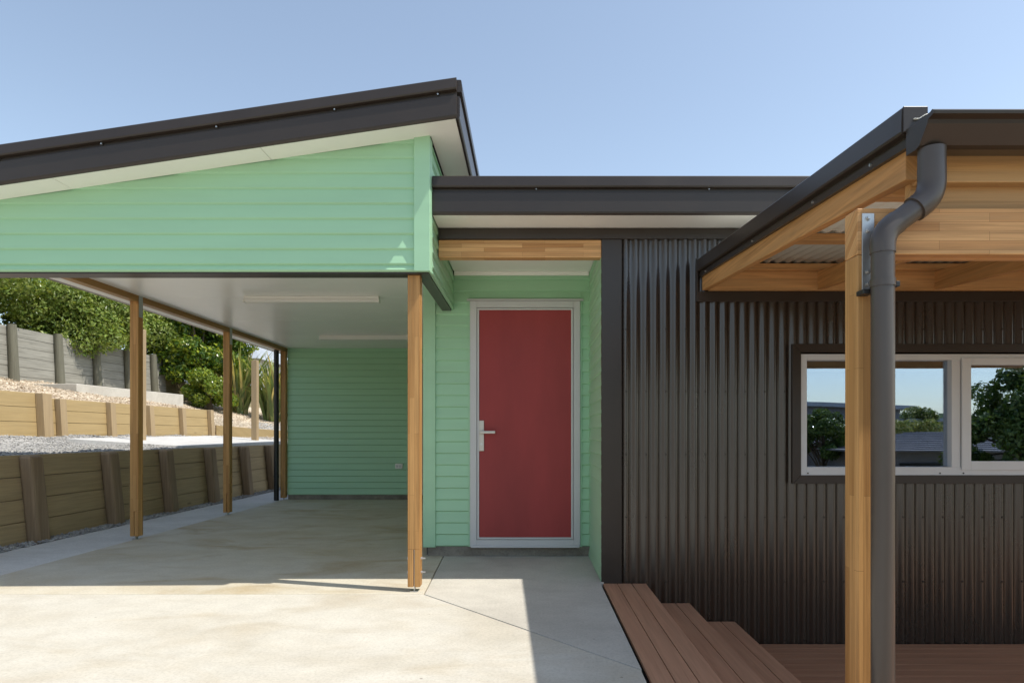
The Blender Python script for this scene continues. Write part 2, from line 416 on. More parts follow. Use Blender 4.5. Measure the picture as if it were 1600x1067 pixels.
cs.build('carport_slab', 'carslab', kind='structure', bevel=0.004)
fy = MB(); fy.box(0.56, 14, -7.8, 1.2, -0.66, -0.615)  # unseen yard, added to bounce light onto verandah underside, wall and alcove
fy.build('bounce_yard', 'bounce_gravel', kind='structure')
dv.build('driveway', 'drive', kind='structure', bevel=0.004)
en = MB(); slab_poly(en, [(-0.745, 4.557), (0.545, 3.10), (0.545, 4.92), (0.575, 4.92), (0.575, 5.98), (-0.797, 5.98)], -0.62, 0.0)
en.build('entry_path', 'slab', kind='structure', bevel=0.004)
pa = MB(); slab_poly(pa, [(-4.272, -1.48), (-4.272, 14.8), (-5.10, 14.8), (-5.10, -3.0)], -0.5, -0.006)
pa.build('side_path', 'pathc', kind='structure', bevel=0.004)
dg = MB(); dg.box(-5.55, -5.104, -3, 14.8, -0.3, -0.03)
dg.build('gravel_drain', 'gravel', kind='structure')

def sm(a, b, x):
    t = min(1, max(0, (x - a) / (b - a))); return t * t * (3 - 2 * t)
def zt(x, y):
    d = -5.45 - x
    if x > -8.03: near = 0.885 + d * 0.085
    elif x > -11.03: near = 1.67 + (-8.05 - x) * 0.215
    else: near = 3.33 + min((-11.05 - x) * 0.22, 9)
    far = 0.885 + d * 0.235
    if x < -11.03:
        u = sm(19.0, 22.0, y)
    elif x < -8.03: u = sm(15.6, 18.0, y)
    else: u = sm(16.5, 19.5, y)
    far = min(far, 12)
    return near * (1 - u) + far * u + 0.03 * math.sin(x * 3.1 + y * 2.3) * math.sin(y * 1.7 - x)
def strip(name, x0, x1, mat, nx, y0=-14, y1=70, ny=120):
    mb = MB()
    X = np.linspace(x0, x1, nx); 
    Y = np.concatenate([np.linspace(y0, 5, 12), np.linspace(5.2, 24, ny), np.linspace(25, y1, 24)])
    i0 = 0
    for y in Y:
        for x in X: mb.v.append((x, y, zt(x, y)))
    n = len(X)
    for a in range(len(Y) - 1):
        for b in range(n - 1):
            mb.f.append((a * n + b, a * n + b + 1, (a + 1) * n + b + 1, (a + 1) * n + b)); mb.m.append(0)
    k0 = len(mb.v)                              # earth face under the lower edge
    for y in Y: mb.v.append((x1, y, zt(x1, y) - 1.6))
    for a in range(len(Y) - 1): mb.f.append((a * n + n - 1, k0 + a, k0 + a + 1, (a + 1) * n + n - 1)); mb.m.append(0)
    return mb.build(name, mat, kind='structure', smooth=True)
strip('gravel_terrace', -8.028, -5.43, 'gravel', 14)
strip('mulch_bank', -11.028, -8.032, 'mulch', 16)
strip('hillside', -70, -11.032, 'soil', 30)
hb = MB(); hb.box(-5.43, -4.31, 14.8, 70, -0.6, 0.86); hb.build('rear_terrace', 'gravel', kind='structure')

# loose material on the ground (nobody could count it)
def scatter(name, mats, pts, smin, smax, flat, label, cat):
    n = len(pts); V = np.zeros((n, 6, 3)); 
    s = RNG.uniform(smin, smax, (n, 3)); s[:, 2] *= flat; s[:, 0] *= RNG.uniform(0.5, 1.6, n)
    base = np.array([(1, 0, 0), (0, 1, 0), (-1, 0, 0), (0, -1, 0), (0, 0, 1), (0, 0, -1)], float)
    th = RNG.uniform(0, 6.28, n); tl = RNG.normal(0, 0.35, n)
    P = base[None] * s[:, None, :] * (1 + RNG.uniform(-.25, .25, (n, 6, 1)))
    c, q = np.cos(tl)[:, None], np.sin(tl)[:, None]
    P = np.stack([P[..., 0] * c - P[..., 2] * q, P[..., 1], P[..., 0] * q + P[..., 2] * c], -1)
    c, q = np.cos(th)[:, None], np.sin(th)[:, None]
    P = np.stack([P[..., 0] * c - P[..., 1] * q, P[..., 0] * q + P[..., 1] * c, P[..., 2]], -1)
    V = (P + np.array(pts)[:, None, :]).reshape(-1, 3)
    F = np.array([(0, 1, 4), (1, 2, 4), (2, 3, 4), (3, 0, 4), (1, 0, 5), (2, 1, 5), (3, 2, 5), (0, 3, 5)])
    F = (F[None] + (np.arange(n) * 6)[:, None, None]).reshape(-1, 3)
    me = bpy.data.meshes.new(name); me.from_pydata(V.tolist(), [], F.tolist())
    for m in mats: me.materials.append(M[m])
    mi = np.repeat(RNG.integers(0, len(mats), n), 8).astype(np.int32); me.polygons.foreach_set('material_index', mi)
    ob = bpy.data.objects.new(name, me); COL.objects.link(ob); tag(ob, label, cat, kind='stuff'); return ob
pts = []
for _ in range(9000):
    y = 5.5 + 11 * random.random() ** 1.6; x = random.uniform(-8.0, -5.5); pts.append((x, y, zt(x, y) + 0.004))
scatter('loose_gravel', ['stoneA', 'stoneB', 'gravel'], pts, 0.010, 0.024, 0.7, 'loose grey gravel lying on the upper terrace', 'gravel')
pts = [(random.uniform(-5.36, -5.09), random.uniform(5.0, 14.5), -0.02 + random.uniform(0, 0.03)) for _ in range(5200)]
scatter('drain_stones', ['stoneA', 'stoneB'], pts, 0.010, 0.026, 0.7, 'grey stones in the drain along the low brown wall', 'stones')
pts = []
for _ in range(15000):
    y = random.uniform(7.5, 23); x = random.uniform(-10.95, -8.1 if y < 16 else -6.0); pts.append((x, y, zt(x, y) + random.uniform(0.0, 0.03)))
scatter('bark_chips', ['chipA', 'chipB', 'mulch'], pts, 0.008, 0.030, 0.3, 'tan bark chips strewn over the sloping bank', 'bark chips')

# ------------------------------------------------------------------ the house
YD, YE, YB = 4.95, 5.99, 11.16                # dark wall, entry wall, carport back wall
H = thing('house', 'low house with black corrugated front, mint weatherboards and a recessed red front door', 'house', (2.0, 7.0, 0.0))

# corrugated wall with window opening
PITCH, AMP = 0.0762, 0.0105
def corr(mb, x0, x1, z0, z1, y, seg=12):
    n = int(round((x1 - x0) / PITCH * seg)); i = len(mb.v)
    for k in range(n + 1):
        x = x0 + (x1 - x0) * k / n; yy = y - AMP * (1 + math.cos(2 * math.pi * (x - 0.708) / PITCH + math.pi))
        mb.v += [(x, yy, z0), (x, yy, z1)]
    for k in range(n):
        a = i + 2 * k; mb.f.append((a, a + 2, a + 3, a + 1)); mb.m.append(mb.cur)
WX0, WX1, WZ0, WZ1 = 2.02, 4.48, 0.757, 1.831
cw = MB()
corr(cw, 0.70, WX0 + 0.02, -0.50, 2.66, YD); corr(cw, WX0 + 0.02, WX1 - 0.02, -0.50, WZ0 + 0.02, YD)
corr(cw, WX0 + 0.02, WX1 - 0.02, WZ1 - 0.02, 2.66, YD); corr(cw, WX1 - 0.02, 7.0, -0.50, 2.66, YD)
wall = cw.build('corrugated_wall', 'dark_corr', H, smooth=True)
sc = MB(); k = 0
while True:
    x = 0.708 + PITCH * (2 * k + 0.5)
    if x > 4.7: break
    for z in (1.945, 1.465, 0.982, 0.499, 0.004, -0.446):
        if WX0 - .03 < x < WX1 + .03 and WZ0 - .03 < z < WZ1 + .03: continue
        y = YD - 2 * AMP
        sc.tube([(x, y + 0.001, z), (x, y - 0.0025, z)], 0.0085, 8); sc.tube([(x, y - 0.0025, z), (x, y - 0.007, z)], 0.0058, 6)
    k += 1
tag(sc.build('wall_screws', 'dark', wall), kind='stuff')
bk = MB(); bk.box(0.72, WX0 + 0.03, YD + 0.006, YD + 0.12, -0.6, 2.70); bk.box(WX1 - 0.03, 7, YD + 0.006, YD + 0.12, -0.6, 2.70)
bk.box(WX0 + 0.03, WX1 - 0.03, YD + 0.006, YD + 0.12, -0.6, WZ0 + 0.05); bk.box(WX0 + 0.03, WX1 - 0.03, YD + 0.006, YD + 0.12, WZ1 - 0.05, 2.70)
bk.build('wall_core', 'void', H)
ct = MB(); ct.box(0.556, 0.712, YD - 0.022, YD + 0.02, -0.02, 2.636)
ct.build('corner_trim', 'dark', H, bevel=0.003)
hf = MB(); hf.box(-0.70, 7.0, YD - 0.028, YD + 0.05, 2.638, 2.722)
hf.build('head_flashing', 'dark', H, bevel=0.003)
li = MB(); li.box(-0.70, 0.556, YD - 0.012, YD + 0.075, 2.499, 2.634)
li.build('lintel', 'lamX', H, bevel=0.003)

# eave, fascia and roof of the house wing
YF = 4.618
so_ = MB(); so_.box(-0.70, 7.0, YF + 0.025, YD + 0.06, 2.724, 2.736); so_.build('eave_soffit', 'white', H)
fa = MB(); fa.sweep(fascia_prof(0.277), (-0.70, YF + 0.045, 2.722), (7.0, YF + 0.045, 2.722), (0, -1, 0)); fa.build('fascia', 'dark', H, bevel=0.0)
rf = MB(); rf.hexa([(-0.70, YF + 0.08, 2.90), (7.0, YF + 0.08, 2.90), (7.0, 14, 2.82), (-0.70, 14, 2.82), (-0.70, YF + 0.02, 2.995), (7.0, YF + 0.02, 2.995), (7.0, 14, 2.92), (-0.70, 14, 2.92)])
rf.build('roof', 'dark', H)
for x in (1.30, 0.05, 2.6, 3.9): MB().tube([(x, YF + 0.015, 2.907), (x, YF + 0.007, 2.907)], 0.0045, 8).build('fascia_screw', 'steel', H)

# entry recess
ew = MB()
DX0, DX1 = (735.0 - 827) * .00599, (906.0 - 827) * .00599      # door frame outer
DZ0, DZ1 = 0.090, 2.375
boards(ew, (-0.985, YE), (DX0 - 0.012, YE), (0, -1), 0.09, 2.62)
boards(ew, (DX1 + 0.012, YE), (0.575, YE), (0, -1), 0.09, 2.62)
boards(ew, (DX0 - 0.012, YE), (DX1 + 0.012, YE), (0, -1), DZ1 + 0.02, 2.62, phase=(DZ1 + 0.02 - 0.09) % BP)
ew.build('weatherboard_wall', 'green', H)
er = MB(); boards(er, (0.575, YE), (0.575, YD + 0.0), (-1, 0), -0.01, 2.64, phase=0.1); er.build('weatherboard_wall', 'green', H)
cb = MB(); cb.box(-0.990, -0.874, YE - 0.034, YE + 0.05, 0.085, 2.62); cb.box(-0.990, -0.972, YE - 0.03, YE + 0.12, 0.086, 2.62)
cb.build('corner_board', 'green', H, bevel=0.003)
sc2 = MB(); sc2.box(DX0 - 0.016, DX0 - 0.002, YE - 0.03, YE, 0.09, DZ1); sc2.box(DX1 + 0.002, DX1 + 0.016, YE - 0.03, YE, 0.09, DZ1)
sc2.build('door_scribers', 'green', H)
pl = MB(); pl.box(-0.95, 0.575, YE - 0.010, YE + 0.15, -0.3, 0.089); pl.build('plinth', 'plinth', H)
ec = MB(); ec.box(-0.70, 0.575, YD + 0.02, YE + 0.05, 2.647, 2.665); ec.build('entry_ceiling', 'white', H)
et = MB(); et.box(-0.70, 0.553, YE - 0.045, YE - 0.02, 2.612, 2.646); et.build('ceiling_trim', 'white', H, bevel=0.003)
core = MB(); core.box(-0.97, 0.66, YE + 0.06, YE + 0.16, -0.1, 2.8); core.box(0.58, 0.70, YD + 0.03, YE + 0.06, -0.6, 2.64)
core.box(-0.97, -0.90, YE + 0.16, YB, -0.1, 2.8)
core.build('wall_core', 'void', H)
# carport back wall + inner side wall
bw = MB(); boards(bw, (-4.21, YB), (-1.945, YB), (0, -1), 0.08, 2.63); boards(bw, (-1.945, YB), (-0.97, YB), (0, -1), 2.36, 2.63)
bw.build('weatherboard_wall', 'green', H)
iw = MB(); boards(iw, (-0.97, YB), (-0.97, YE + 0.1), (-1, 0), 0.08, 2.63); iw.build('weatherboard_wall', 'green', H)
bp_ = MB(); bp_.box(-4.20, -0.97, YB - 0.012, YB + 0.15, -0.3, 0.079); bp_.build('plinth', 'plinth', H)
bc = MB(); bc.box(-4.21, -0.97, YB + 0.002, YB + 0.15, 0.08, 2.78); bc.build('wall_core', 'void', H)

# doors
def make_door(x0, x1, z0, z1, y, handle):
    fr = MB(); fw = 0.062
    fr.box(x0, x0 + fw, y - 0.045, y + 0.05, z0 + 0.0, z1); fr.box(x1 - fw, x1, y - 0.045, y + 0.05, z0, z1)
    fr.box(x0 + fw, x1 - fw, y - 0.045, y + 0.05, z1 - fw, z1); fr.box(x0 + fw, x1 - fw, y - 0.045, y + 0.05, z0, z0 + 0.066)
    f = fr.build('door_frame', 'alu', H, bevel=0.003)
    st = MB(); a, b, c, d = x0 + fw + 0.004, x1 - fw - 0.004, z0 + 0.07, z1 - fw - 0.004; w_ = 0.018
    st.box(a, a + w_, y - 0.040, y + 0.04, c, d); st.box(b - w_, b, y - 0.040, y + 0.04, c, d); st.box(a + w_, b - w_, y - 0.040, y + 0.04, d - w_, d); st.box(a + w_, b - w_, y - 0.040, y + 0.04, c, c + w_)
    hd = MB(); hd.box(x0 - 0.028, x1 + 0.028, y - 0.062, y, z1 + 0.002, z1 + 0.014); hd.build('head_flashing', 'alu', f)
    sl_ = MB(); sl_.box(x0 + 0.01, x1 - 0.01, y - 0.065, y - 0.046, z0 - 0.004, z0 + 0.016); sl_.build('sill', 'alu', f, bevel=0.003)
    lf = MB(); lf.box(a + w_, b - w_, y - 0.030, y + 0.03, c + w_, d - w_)
    dl = lf.build('door', 'red', H, bevel=0.002)
    st.build('door_edging', 'alu', dl, bevel=0.002)
    if handle:
        hx = a + w_ + 0.022; hz = 1.14
        p = MB(); p.box(hx - 0.022, hx + 0.024, y - 0.040, y - 0.029, 0.98, 1.265); p.build('lock_plate', 'satin', dl, bevel=0.003)
        hnd = MB(); hnd.tube([(hx + 0.002, y - 0.038, hz + .015), (hx + 0.002, y - 0.088, hz + .015)], 0.010, 12)
        hnd.box(hx - 0.012, hx + 0.132, y - 0.102, y - 0.086, hz + .002, hz + .028); hnd.build('handle', 'satin', dl, bevel=0.004)
        kx = MB(); kx.tube([(hx, y - 0.039, 1.045), (hx, y - 0.046, 1.045)], 0.012, 14); kx.build('keyhole', 'steel', dl)
make_door(DX0, DX1, DZ0, DZ1, YE, True)
make_door(-1.94, -0.975, 0.085, 2.345, YB, False)

# window
wi = MB()
def frame(mb, x0, x1, z0, z1, w0, y0, y1, wb=None, wl=None, wr=None, wt=None):
    wb = wb or w0; wl = wl or w0; wr = wr or w0; wt = wt or w0
    mb.box(x0, x0 + wl, y0, y1, z0, z1); mb.box(x1 - wr, x1, y0, y1, z0, z1)
    mb.box(x0 + wl, x1 - wr, y0, y1, z1 - wt, z1); mb.box(x0 + wl, x1 - wr, y0, y1, z0, z0 + wb)
fl = MB(); a, b, c, d = WX0, WX1, WZ0, WZ1; t_ = 0.066
def miter(mb, pts, y0, y1):
    mb.hexa([(pts[0][0], y0, pts[0][1]), (pts[1][0], y0, pts[1][1]), (pts[1][0], y1, pts[1][1]), (pts[0][0], y1, pts[0][1]),
             (pts[3][0], y0, pts[3][1]), (pts[2][0], y0, pts[2][1]), (pts[2][0], y1, pts[2][1]), (pts[3][0], y1, pts[3][1])])
e = 0.0008
miter(fl, [(a, c + e), (a + t_, c + t_ + e), (a + t_, d - t_ - e), (a, d - e)], YD - 0.040, YD + 0.02)
miter(fl, [(b - t_, c + t_ + e), (b, c + e), (b, d - e), (b - t_, d - t_ - e)], YD - 0.040, YD + 0.02)
miter(fl, [(a + e, c), (b - e, c), (b - t_ - e, c + t_), (a + t_ + e, c + t_)], YD - 0.040, YD + 0.02)
miter(fl, [(a + t_ + e, d - t_), (b - t_ - e, d - t_), (b - e, d), (a + e, d)], YD - 0.040, YD + 0.02)
WN = wi
frame(wi, 2.079, 4.42, 0.821, 1.752, 0.050, YD - 0.032, YD + 0.06, wb=0.064, wl=0.055, wt=0.045)
wi.box(3.247, 3.313, YD - 0.031, YD + 0.06, 0.885, 1.707)
win = wi.build('window', 'winalu', H, bevel=0.002)
fl.build('window_flashing', 'dark', win, bevel=0.002)
sa = MB(); frame(sa, 3.318, 4.366, 0.862, 1.722, 0.07, YD - 0.044, YD + 0.01, wb=0.068, wt=0.054); sa.build('sash', 'winalu', win, bevel=0.002)
gp = MB(); gp.box(2.13, 3.25, YD + 0.020, YD + 0.026, 0.88, 1.71); gp.build('pane', 'glass', win)
gp = MB(); gp.box(3.38, 4.30, YD - 0.016, YD - 0.010, 0.92, 1.675); gp.build('pane', 'glass', win)
for x in (2.14, 3.155, 3.335): MB().tube([(x, YD - 0.036, 0.838), (x, YD - 0.030, 0.838)], 0.006, 8).build('weep_hole_cap', 'black', win)
for xa, xb in ((2.136, 3.222), (3.39, 4.32)):
    MB().box(xa, xb, YD + 0.05, YD + 0.068, 1.662, 1.712).box(xa, xb, YD + 0.052, YD + 0.066, 1.626, 1.6615).build('blind', 'blind', win, bevel=0.003)
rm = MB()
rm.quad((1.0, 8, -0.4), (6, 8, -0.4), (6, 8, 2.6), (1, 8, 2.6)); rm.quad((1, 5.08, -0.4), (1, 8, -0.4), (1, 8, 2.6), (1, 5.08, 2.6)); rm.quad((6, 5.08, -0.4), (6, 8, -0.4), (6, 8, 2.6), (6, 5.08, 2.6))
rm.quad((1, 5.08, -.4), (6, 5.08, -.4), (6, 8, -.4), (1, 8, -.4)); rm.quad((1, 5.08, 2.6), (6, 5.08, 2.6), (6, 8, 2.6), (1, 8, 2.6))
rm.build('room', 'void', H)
ow = MB(); ow.box(6.9, 7.0, YD + 0.12, 12, -0.6, 2.81); ow.box(-0.85, 6.9, 11.9, 12, -0.6, 2.81); ow.build('outer_wall', 'dark', H)

# ------------------------------------------------------------------ the carport
YG, YBG = 4.55, 4.327                         # gable wall face, barge face
SL = 0.147                                    # roof slope (rises to the right)
XR = -0.493                                   # right roof edge
def zs(x): return 3.254 + SL * (x + 0.705)    # soffit height
C = thing('carport', 'open carport with mint weatherboard gable, timber posts and sloping black roof', 'carport', (-2.5, 7.8, 0.0))
gw = MB()
XL = -4.45
def gext(zb, zt):
    xa = -0.705 + (zb - 3.254) / SL - 0.02     # where the soffit meets this board's lower edge
    xa = max(xa, XL); return ((xa - XL) / (-0.81 - XL), 1)
boards(gw, (XL, YG + 0.022), (-0.81, YG + 0.022), (0, -1), 2.294, 3.30, gext, phase=0.062)
gw.build('gable_wall', 'green', C)
gc = MB(); gc.box(XL, -0.72, YG + 0.023, YG + 0.15, 2.283, 2.66)
gc.build('gable_beam', 'dark', C)
gi = MB()                                      # wall core behind the boards, cut to the soffit
gi.hexa([(XL, YG + .023, 2.66), (-.72, YG + .023, 2.66), (-.72, YG + .12, 2.66), (XL, YG + .12, 2.66), (XL, YG + .023, zs(XL) - .0), (-.72, YG + .023, zs(-.72)), (-.72, YG + .12, zs(-.72)), (XL, YG + .12, zs(XL))])
gi.build('wall_core', 'void', C)
gcb = MB(); 
gcb.hexa([(-0.818, YG - 0.016, 2.292), (-0.705, YG - 0.016, 2.292), (-0.705, YG + 0.022, 2.292), (-0.818, YG + 0.022, 2.292),
          (-0.818, YG - 0.016, zs(-.818) + .01), (-0.705, YG - 0.016, zs(-.705) + .01), (-0.705, YG + 0.022, zs(-.705) + .01), (-0.818, YG + 0.022, zs(-.818) + .01)])
gcb.build('corner_board', 'green', C, bevel=0.003)
gs = MB(); gs.box(-0.722, -0.7035, YG + 0.0235, YG + 0.10, 2.2925, zs(-0.72)); gs.build('corner_board', 'green', C, bevel=0.003)
sw = MB(); boards(sw, (-0.722, YG + 0.10), (-0.722, YE - 0.02), (1, 0), 2.294, 3.22, phase=0.062)
boards(sw, (-0.722, YE - 0.02), (-0.722, 11.3), (1, 0), 2.80, 3.22, phase=0.03)
sw.build('side_wall', 'green', C)
sb = MB(); sb.box(-0.81, -0.724, YG + 0.152, YE - 0.036, 2.283, 2.62); sb.box(-0.80, -0.724, YG + .13, 11.3, 2.70, 3.2)
sb.build('side_beam', 'dark', C)
ce = MB()
ys_ = [4.70, 5.65, 7.04, 8.43, 9.80, 11.15]
for a, b in zip(ys_, ys_[1:]): ce.box(-4.30, -0.81, a + 0.003, b - 0.003, 2.630, 2.642)
ce.box(-4.30, -0.81, 4.70, 11.15, 2.643, 2.652)
ce.build('ceiling', 'ceiling', C)
bm_ = MB(); bm_.box(-4.307, -4.217, 4.70, 11.33, 2.568, 2.70); bm_.build('beam', 'beamY', C, bevel=0.004)
es = MB(); es.box(-4.46, -4.310, 4.35, 11.4, 2.585, 2.60); es.build('eave_soffit', 'white', C)

# roof with soffit, barge flashings
XLO = -4.56
def roof_hex(mb, x0, x1, y0, y1, d0, d1):
    mb.hexa([(x0, y0, zs(x0) + d0), (x1, y0, zs(x1) + d0), (x1, y1, zs(x1) + d0), (x0, y1, zs(x0) + d0), (x0, y0, zs(x0) + d1), (x1, y0, zs(x1) + d1), (x1, y1, zs(x1) + d1), (x0, y1, zs(x0) + d1)])
r_ = MB(); roof_hex(r_, XLO, XR - 0.003, YBG + 0.05, 14.4, 0.20, 0.255); roof = r_.build('roof', 'dark', C)
sf = MB()
for x0, x1 in ((XLO, -3.25), (-3.246, -1.835), (-1.831, XR - 0.01)): roof_hex(sf, x0, x1, YBG + 0.025, YG + 0.002, -0.002, 0.008)
roof_hex(sf, -0.70, XR - 0.01, YG + 0.006, 11.5, 0.0, 0.012)
sf.build('soffit', 'white', C)
bf = MB(); bf.sweep(fascia_prof(0.268), (XLO, YBG + 0.045, zs(XLO) - 0.005), (XR, YBG + 0.045, zs(XR) - 0.005), (0, -1, 0)); bf.build('barge_flashing', 'dark', C)
be = MB(); be.sweep(fascia_prof(0.268), (XR - 0.02, YBG + 0.036, zs(XR) - 0.003), (XR - 0.02, 11.55, zs(XR) - 0.003), (1, 0, 0)); be.build('barge_flashing', 'dark', C)
for x in (-0.62, -1.32, -2.12, -2.9, -3.6): MB().tube([(x, YBG + 0.02, zs(x) + 0.172), (x, YBG + 0.006, zs(x) + 0.172)], 0.006, 8).build('barge_screw', 'steel', C)
le = MB(); le.box(XLO - 0.08, XLO, 4.3, 14.4, zs(XLO) - 0.06, zs(XLO) + 0.2); le.build('gutter', 'dark', C)

def make_post(x, y, z0, z1, bolts=True, s=0.09):
    p = MB(); h = s / 2; zl = z0 + 0.036
    p.box(x - h, x - 0.004, y, y + s, zl, zl + 0.27); p.box(x + 0.004, x + h, y, y + s, zl, zl + 0.27)   # slotted foot for the knife plate
    p.box(x - h, x + h, y, y + s, zl + 0.27, z1)
    post = p.build('post', 'lamZ', C, bevel=0.004)
    b = MB(); b.box(x - 0.0035, x + 0.0035, y + 0.02, y + s - 0.02, z0 - 0.002, zl + 0.268); b.box(x - 0.03, x + 0.03, y + 0.01, y + s - 0.01, z0 - 0.001, z0 + 0.006)
    b.build('base_bracket', 'steel', post)
    if bolts:
        for dz in (0.10, 0.20):
            q = MB(); q.tube([(x - h - 0.012, y + s / 2, zl + dz), (x + h + 0.032, y + s / 2, zl + dz)], 0.0055, 8)
            q.tube([(x + h, y + s / 2, zl + dz), (x + h + 0.012, y + s / 2, zl + dz)], 0.011, 6); q.tube([(x - h - 0.009, y + s / 2, zl + dz), (x - h, y + s / 2, zl + dz)], 0.011, 6)
            q.build('bolt', 'steel', post)
    return post
make_post(-0.832, 4.61, 0, 2.283)
for y in (6.90, 9.00, 11.07):
    p = make_post(-4.262, y, 0, 2.568, bolts=False)
    if y < 10:
        n = MB(); n.box(-4.2165, -4.214, y + 0.01, y + 0.08, 2.40, 2.63); n.build('nail_plate', 'steel', p)
dp = MB(); dp.tube([(-4.355, 11.02, 0.0), (-4.355, 11.02, 2.584)], 0.042, 20)
dpo = dp.build('downpipe', 'black', C, smooth=True)
for z in (0.4, 1.5, 2.3): MB().tube([(-4.355, 11.02, z), (-4.355, 11.02, z + 0.03)], 0.047, 20).build('pipe_collar', 'black', dpo)

# things fixed to the carport
def lamp(x0, y, label):
    t = thing('ceiling_light', label, 'light', (x0 + 0.73, y, 2.63), 'batten lights on the carport ceiling')
    a = MB(); a.box(x0, x0 + 1.46, y - 0.03, y + 0.03, 2.595, 2.629); a.build('housing', 'plastic', t, bevel=0.004)
    d = MB(); d.sweep([(-0.038, 2.593), (-0.038, 2.575), (-0.022, 2.562), (0.022, 2.562), (0.038, 2.575), (0.038, 2.593)], (x0 + 0.012, y, 0), (x0 + 1.448, y, 0), (0, 1, 0)); d.build('diffuser', 'plastic', t)
    for xa in (x0 - 0.006, x0 + 1.450): MB().box(xa, xa + 0.016, y - 0.043, y + 0.043, 2.560, 2.600).build('end_cap', 'plastic', t, bevel=0.003)
lamp(-3.09, 6.95, 'nearer white batten light fully visible on the carport ceiling')
lamp(-3.17, 9.70, 'farther white batten light partly hidden behind the front post')
ot = thing('power_outlet', 'small white power outlet low on the green carport back wall', 'outlet', (-2.265, YB - 0.022, 0.58))
o = MB(); o.box(-2.33, -2.20, YB - 0.055, YB - 0.02, 0.535, 0.625); o.build('cover', 'plastic', ot, bevel=0.006)
for xa in (-2.31, -2.258): MB().box(xa, xa + .038, YB - 0.060, YB - 0.055, 0.56, 0.60).build('switch', 'alu', ot)

# ------------------------------------------------------------------ steps and deck
STX = [(0.567, 0.898, -0.010), (0.915, 1.233, -0.161), (1.25, 1.580, -0.302)]
Y0S, Y1S = 1.3, 4.925
ST = thing('timber_steps', 'three long reddish timber steps descending beside the concrete entry path', 'steps', (1.05, 3.4, -0.476))
for x0, x1, z in STX:
    t = MB(); w_ = (x1 - x0 - 0.010) / 3 if x0 < 0.7 else 0.1065
    n = 3
    for k in range(n):
        b1 = x1 - (n - 1 - k) * (w_ + 0.005); t.box(b1 - w_, b1, Y0S, Y1S, z - 0.021, z)
    tr = t.build('tread', 'decking', ST, bevel=0.0025)
    rr = MB(); rr.box(x1 - 0.032, x1 - 0.012, Y0S + 0.01, Y1S, -0.62, z - 0.022); rr.build('riser', 'decking', tr)
sd = MB(); sd.box(0.565, 0.583, Y0S + 0.01, Y1S, -0.62, -0.034); sd.build('side_board', 'black', ST)
DK = thing('deck', 'low reddish timber deck under the black corrugated wall', 'deck', (3.6, 3.2, -0.476))
t = MB(); y = Y1S
while y > 0.2:
    t.box(1.565, 6.4, y - 0.105, y, -0.497, -0.476); y -= 0.1085
t.build('deck_boards', 'deckingX', DK, bevel=0.0025)
t = MB()
for x in np.arange(1.7, 6.4, 0.45): t.box(x, x + 0.045, 0.3, 4.9, -0.62, -0.498)
t.build('joists', 'sleeperpost', DK)

# ------------------------------------------------------------------ verandah
V = thing('verandah', 'timber verandah roof with black gutter and laminated post beside the window', 'verandah', (3.0, 3.5, -0.476))
VS = (2.243 - 2.039) / (4.93 - 2.31)
def zr(y): return 2.243 - VS * (4.93 - y)     # underside of rafters
VX1 = 5.8
p = MB(); p.box(1.133, 1.223, 2.21, 2.30, -0.476, 1.757); vpost = p.build('post', 'lamZ', V, bevel=0.005)
p = MB(); p.box(3.165, 3.255, 2.21, 2.30, -0.476, 1.757); p.build('post', 'lamZ', V, bevel=0.005)
b = MB(); b.box(1.133, 3.256, 2.2105, 2.2995, 1.758, 1.917); beam = b.build('beam', 'lamX', V, bevel=0.003)
pb = MB(); pb.box(1.147, 1.189, 2.205, 2.2105, 1.631, 1.898); plate = pb.build('plate_bracket', 'steel', V, bevel=0.001)
for yy in (341.7, 361, 425, 444):
    z = EYE + (678 - yy) * 0.00221
    q = MB(); q.tube([(1.168, 2.2055, z), (1.168, 2.203, z)], 0.010, 14); q.tube([(1.168, 2.203, z), (1.168, 2.196, z)], 0.0065, 6); q.build('bolt', 'steel', plate)
for i, x in enumerate((1.33, 2.20, 3.09, 3.98, 4.87, 5.75)):
    r = MB(); w_ = 0.045; y0 = 2.262 if i == 0 else 2.308
    r.hexa([(x, y0, zr(y0)), (x + w_, y0, zr(y0)), (x + w_, 4.925, zr(4.925)), (x, 4.925, zr(4.925)), (x, y0, zr(y0) + .138), (x + w_, y0, zr(y0) + .138), (x + w_, 4.925, zr(4.925) + .138), (x, 4.925, zr(4.925) + .138)])
    r.build('rafter', 'pineY', V, bevel=0.003)
f = MB(); f.box(1.376, VX1, 2.262, 2.306, 2.027, 2.165); f.build('fascia', 'pineX', V, bevel=0.003)
b = MB(); b.box(1.376, VX1, 2.309, 2.345, 1.9175, 2.06); b.build('blocking', 'pineX', V)
l = MB(); l.box(1.376, VX1, 4.88, 4.9245, 2.236, 2.378); l.build('ledger', 'pineX', V, bevel=0.003)
for yc in (4.86, 3.90, 2.98, 2.36):
    q = MB(); z = zr(yc) + 0.139
    q.box(1.33, VX1, yc - 0.045, yc + 0.045, z + 0.002, z + 0.045); q.build('purlin', 'pineX', V, bevel=0.003)
rs = MB(); n = int((VX1 - 1.32) / PITCH * 8)
for k in range(n + 1):
    x = 1.325 + (VX1 - 1.325) * k / n; a_ = 0.0085 * math.cos(2 * math.pi * x / PITCH)
    rs.v += [(x, 2.20, zr(2.20) + 0.197 + a_), (x, 4.93, zr(4.93) + 0.197 + a_)]
for k in range(n): rs.f.append((2 * k, 2 * k + 2, 2 * k + 3, 2 * k + 1)); rs.m.append(0)
rsh = rs.build('roof_sheet', 'roofin', V, smooth=True)
sld = rsh.modifiers.new('solid', 'SOLIDIFY'); sld.thickness = 0.003; sld.offset = 1
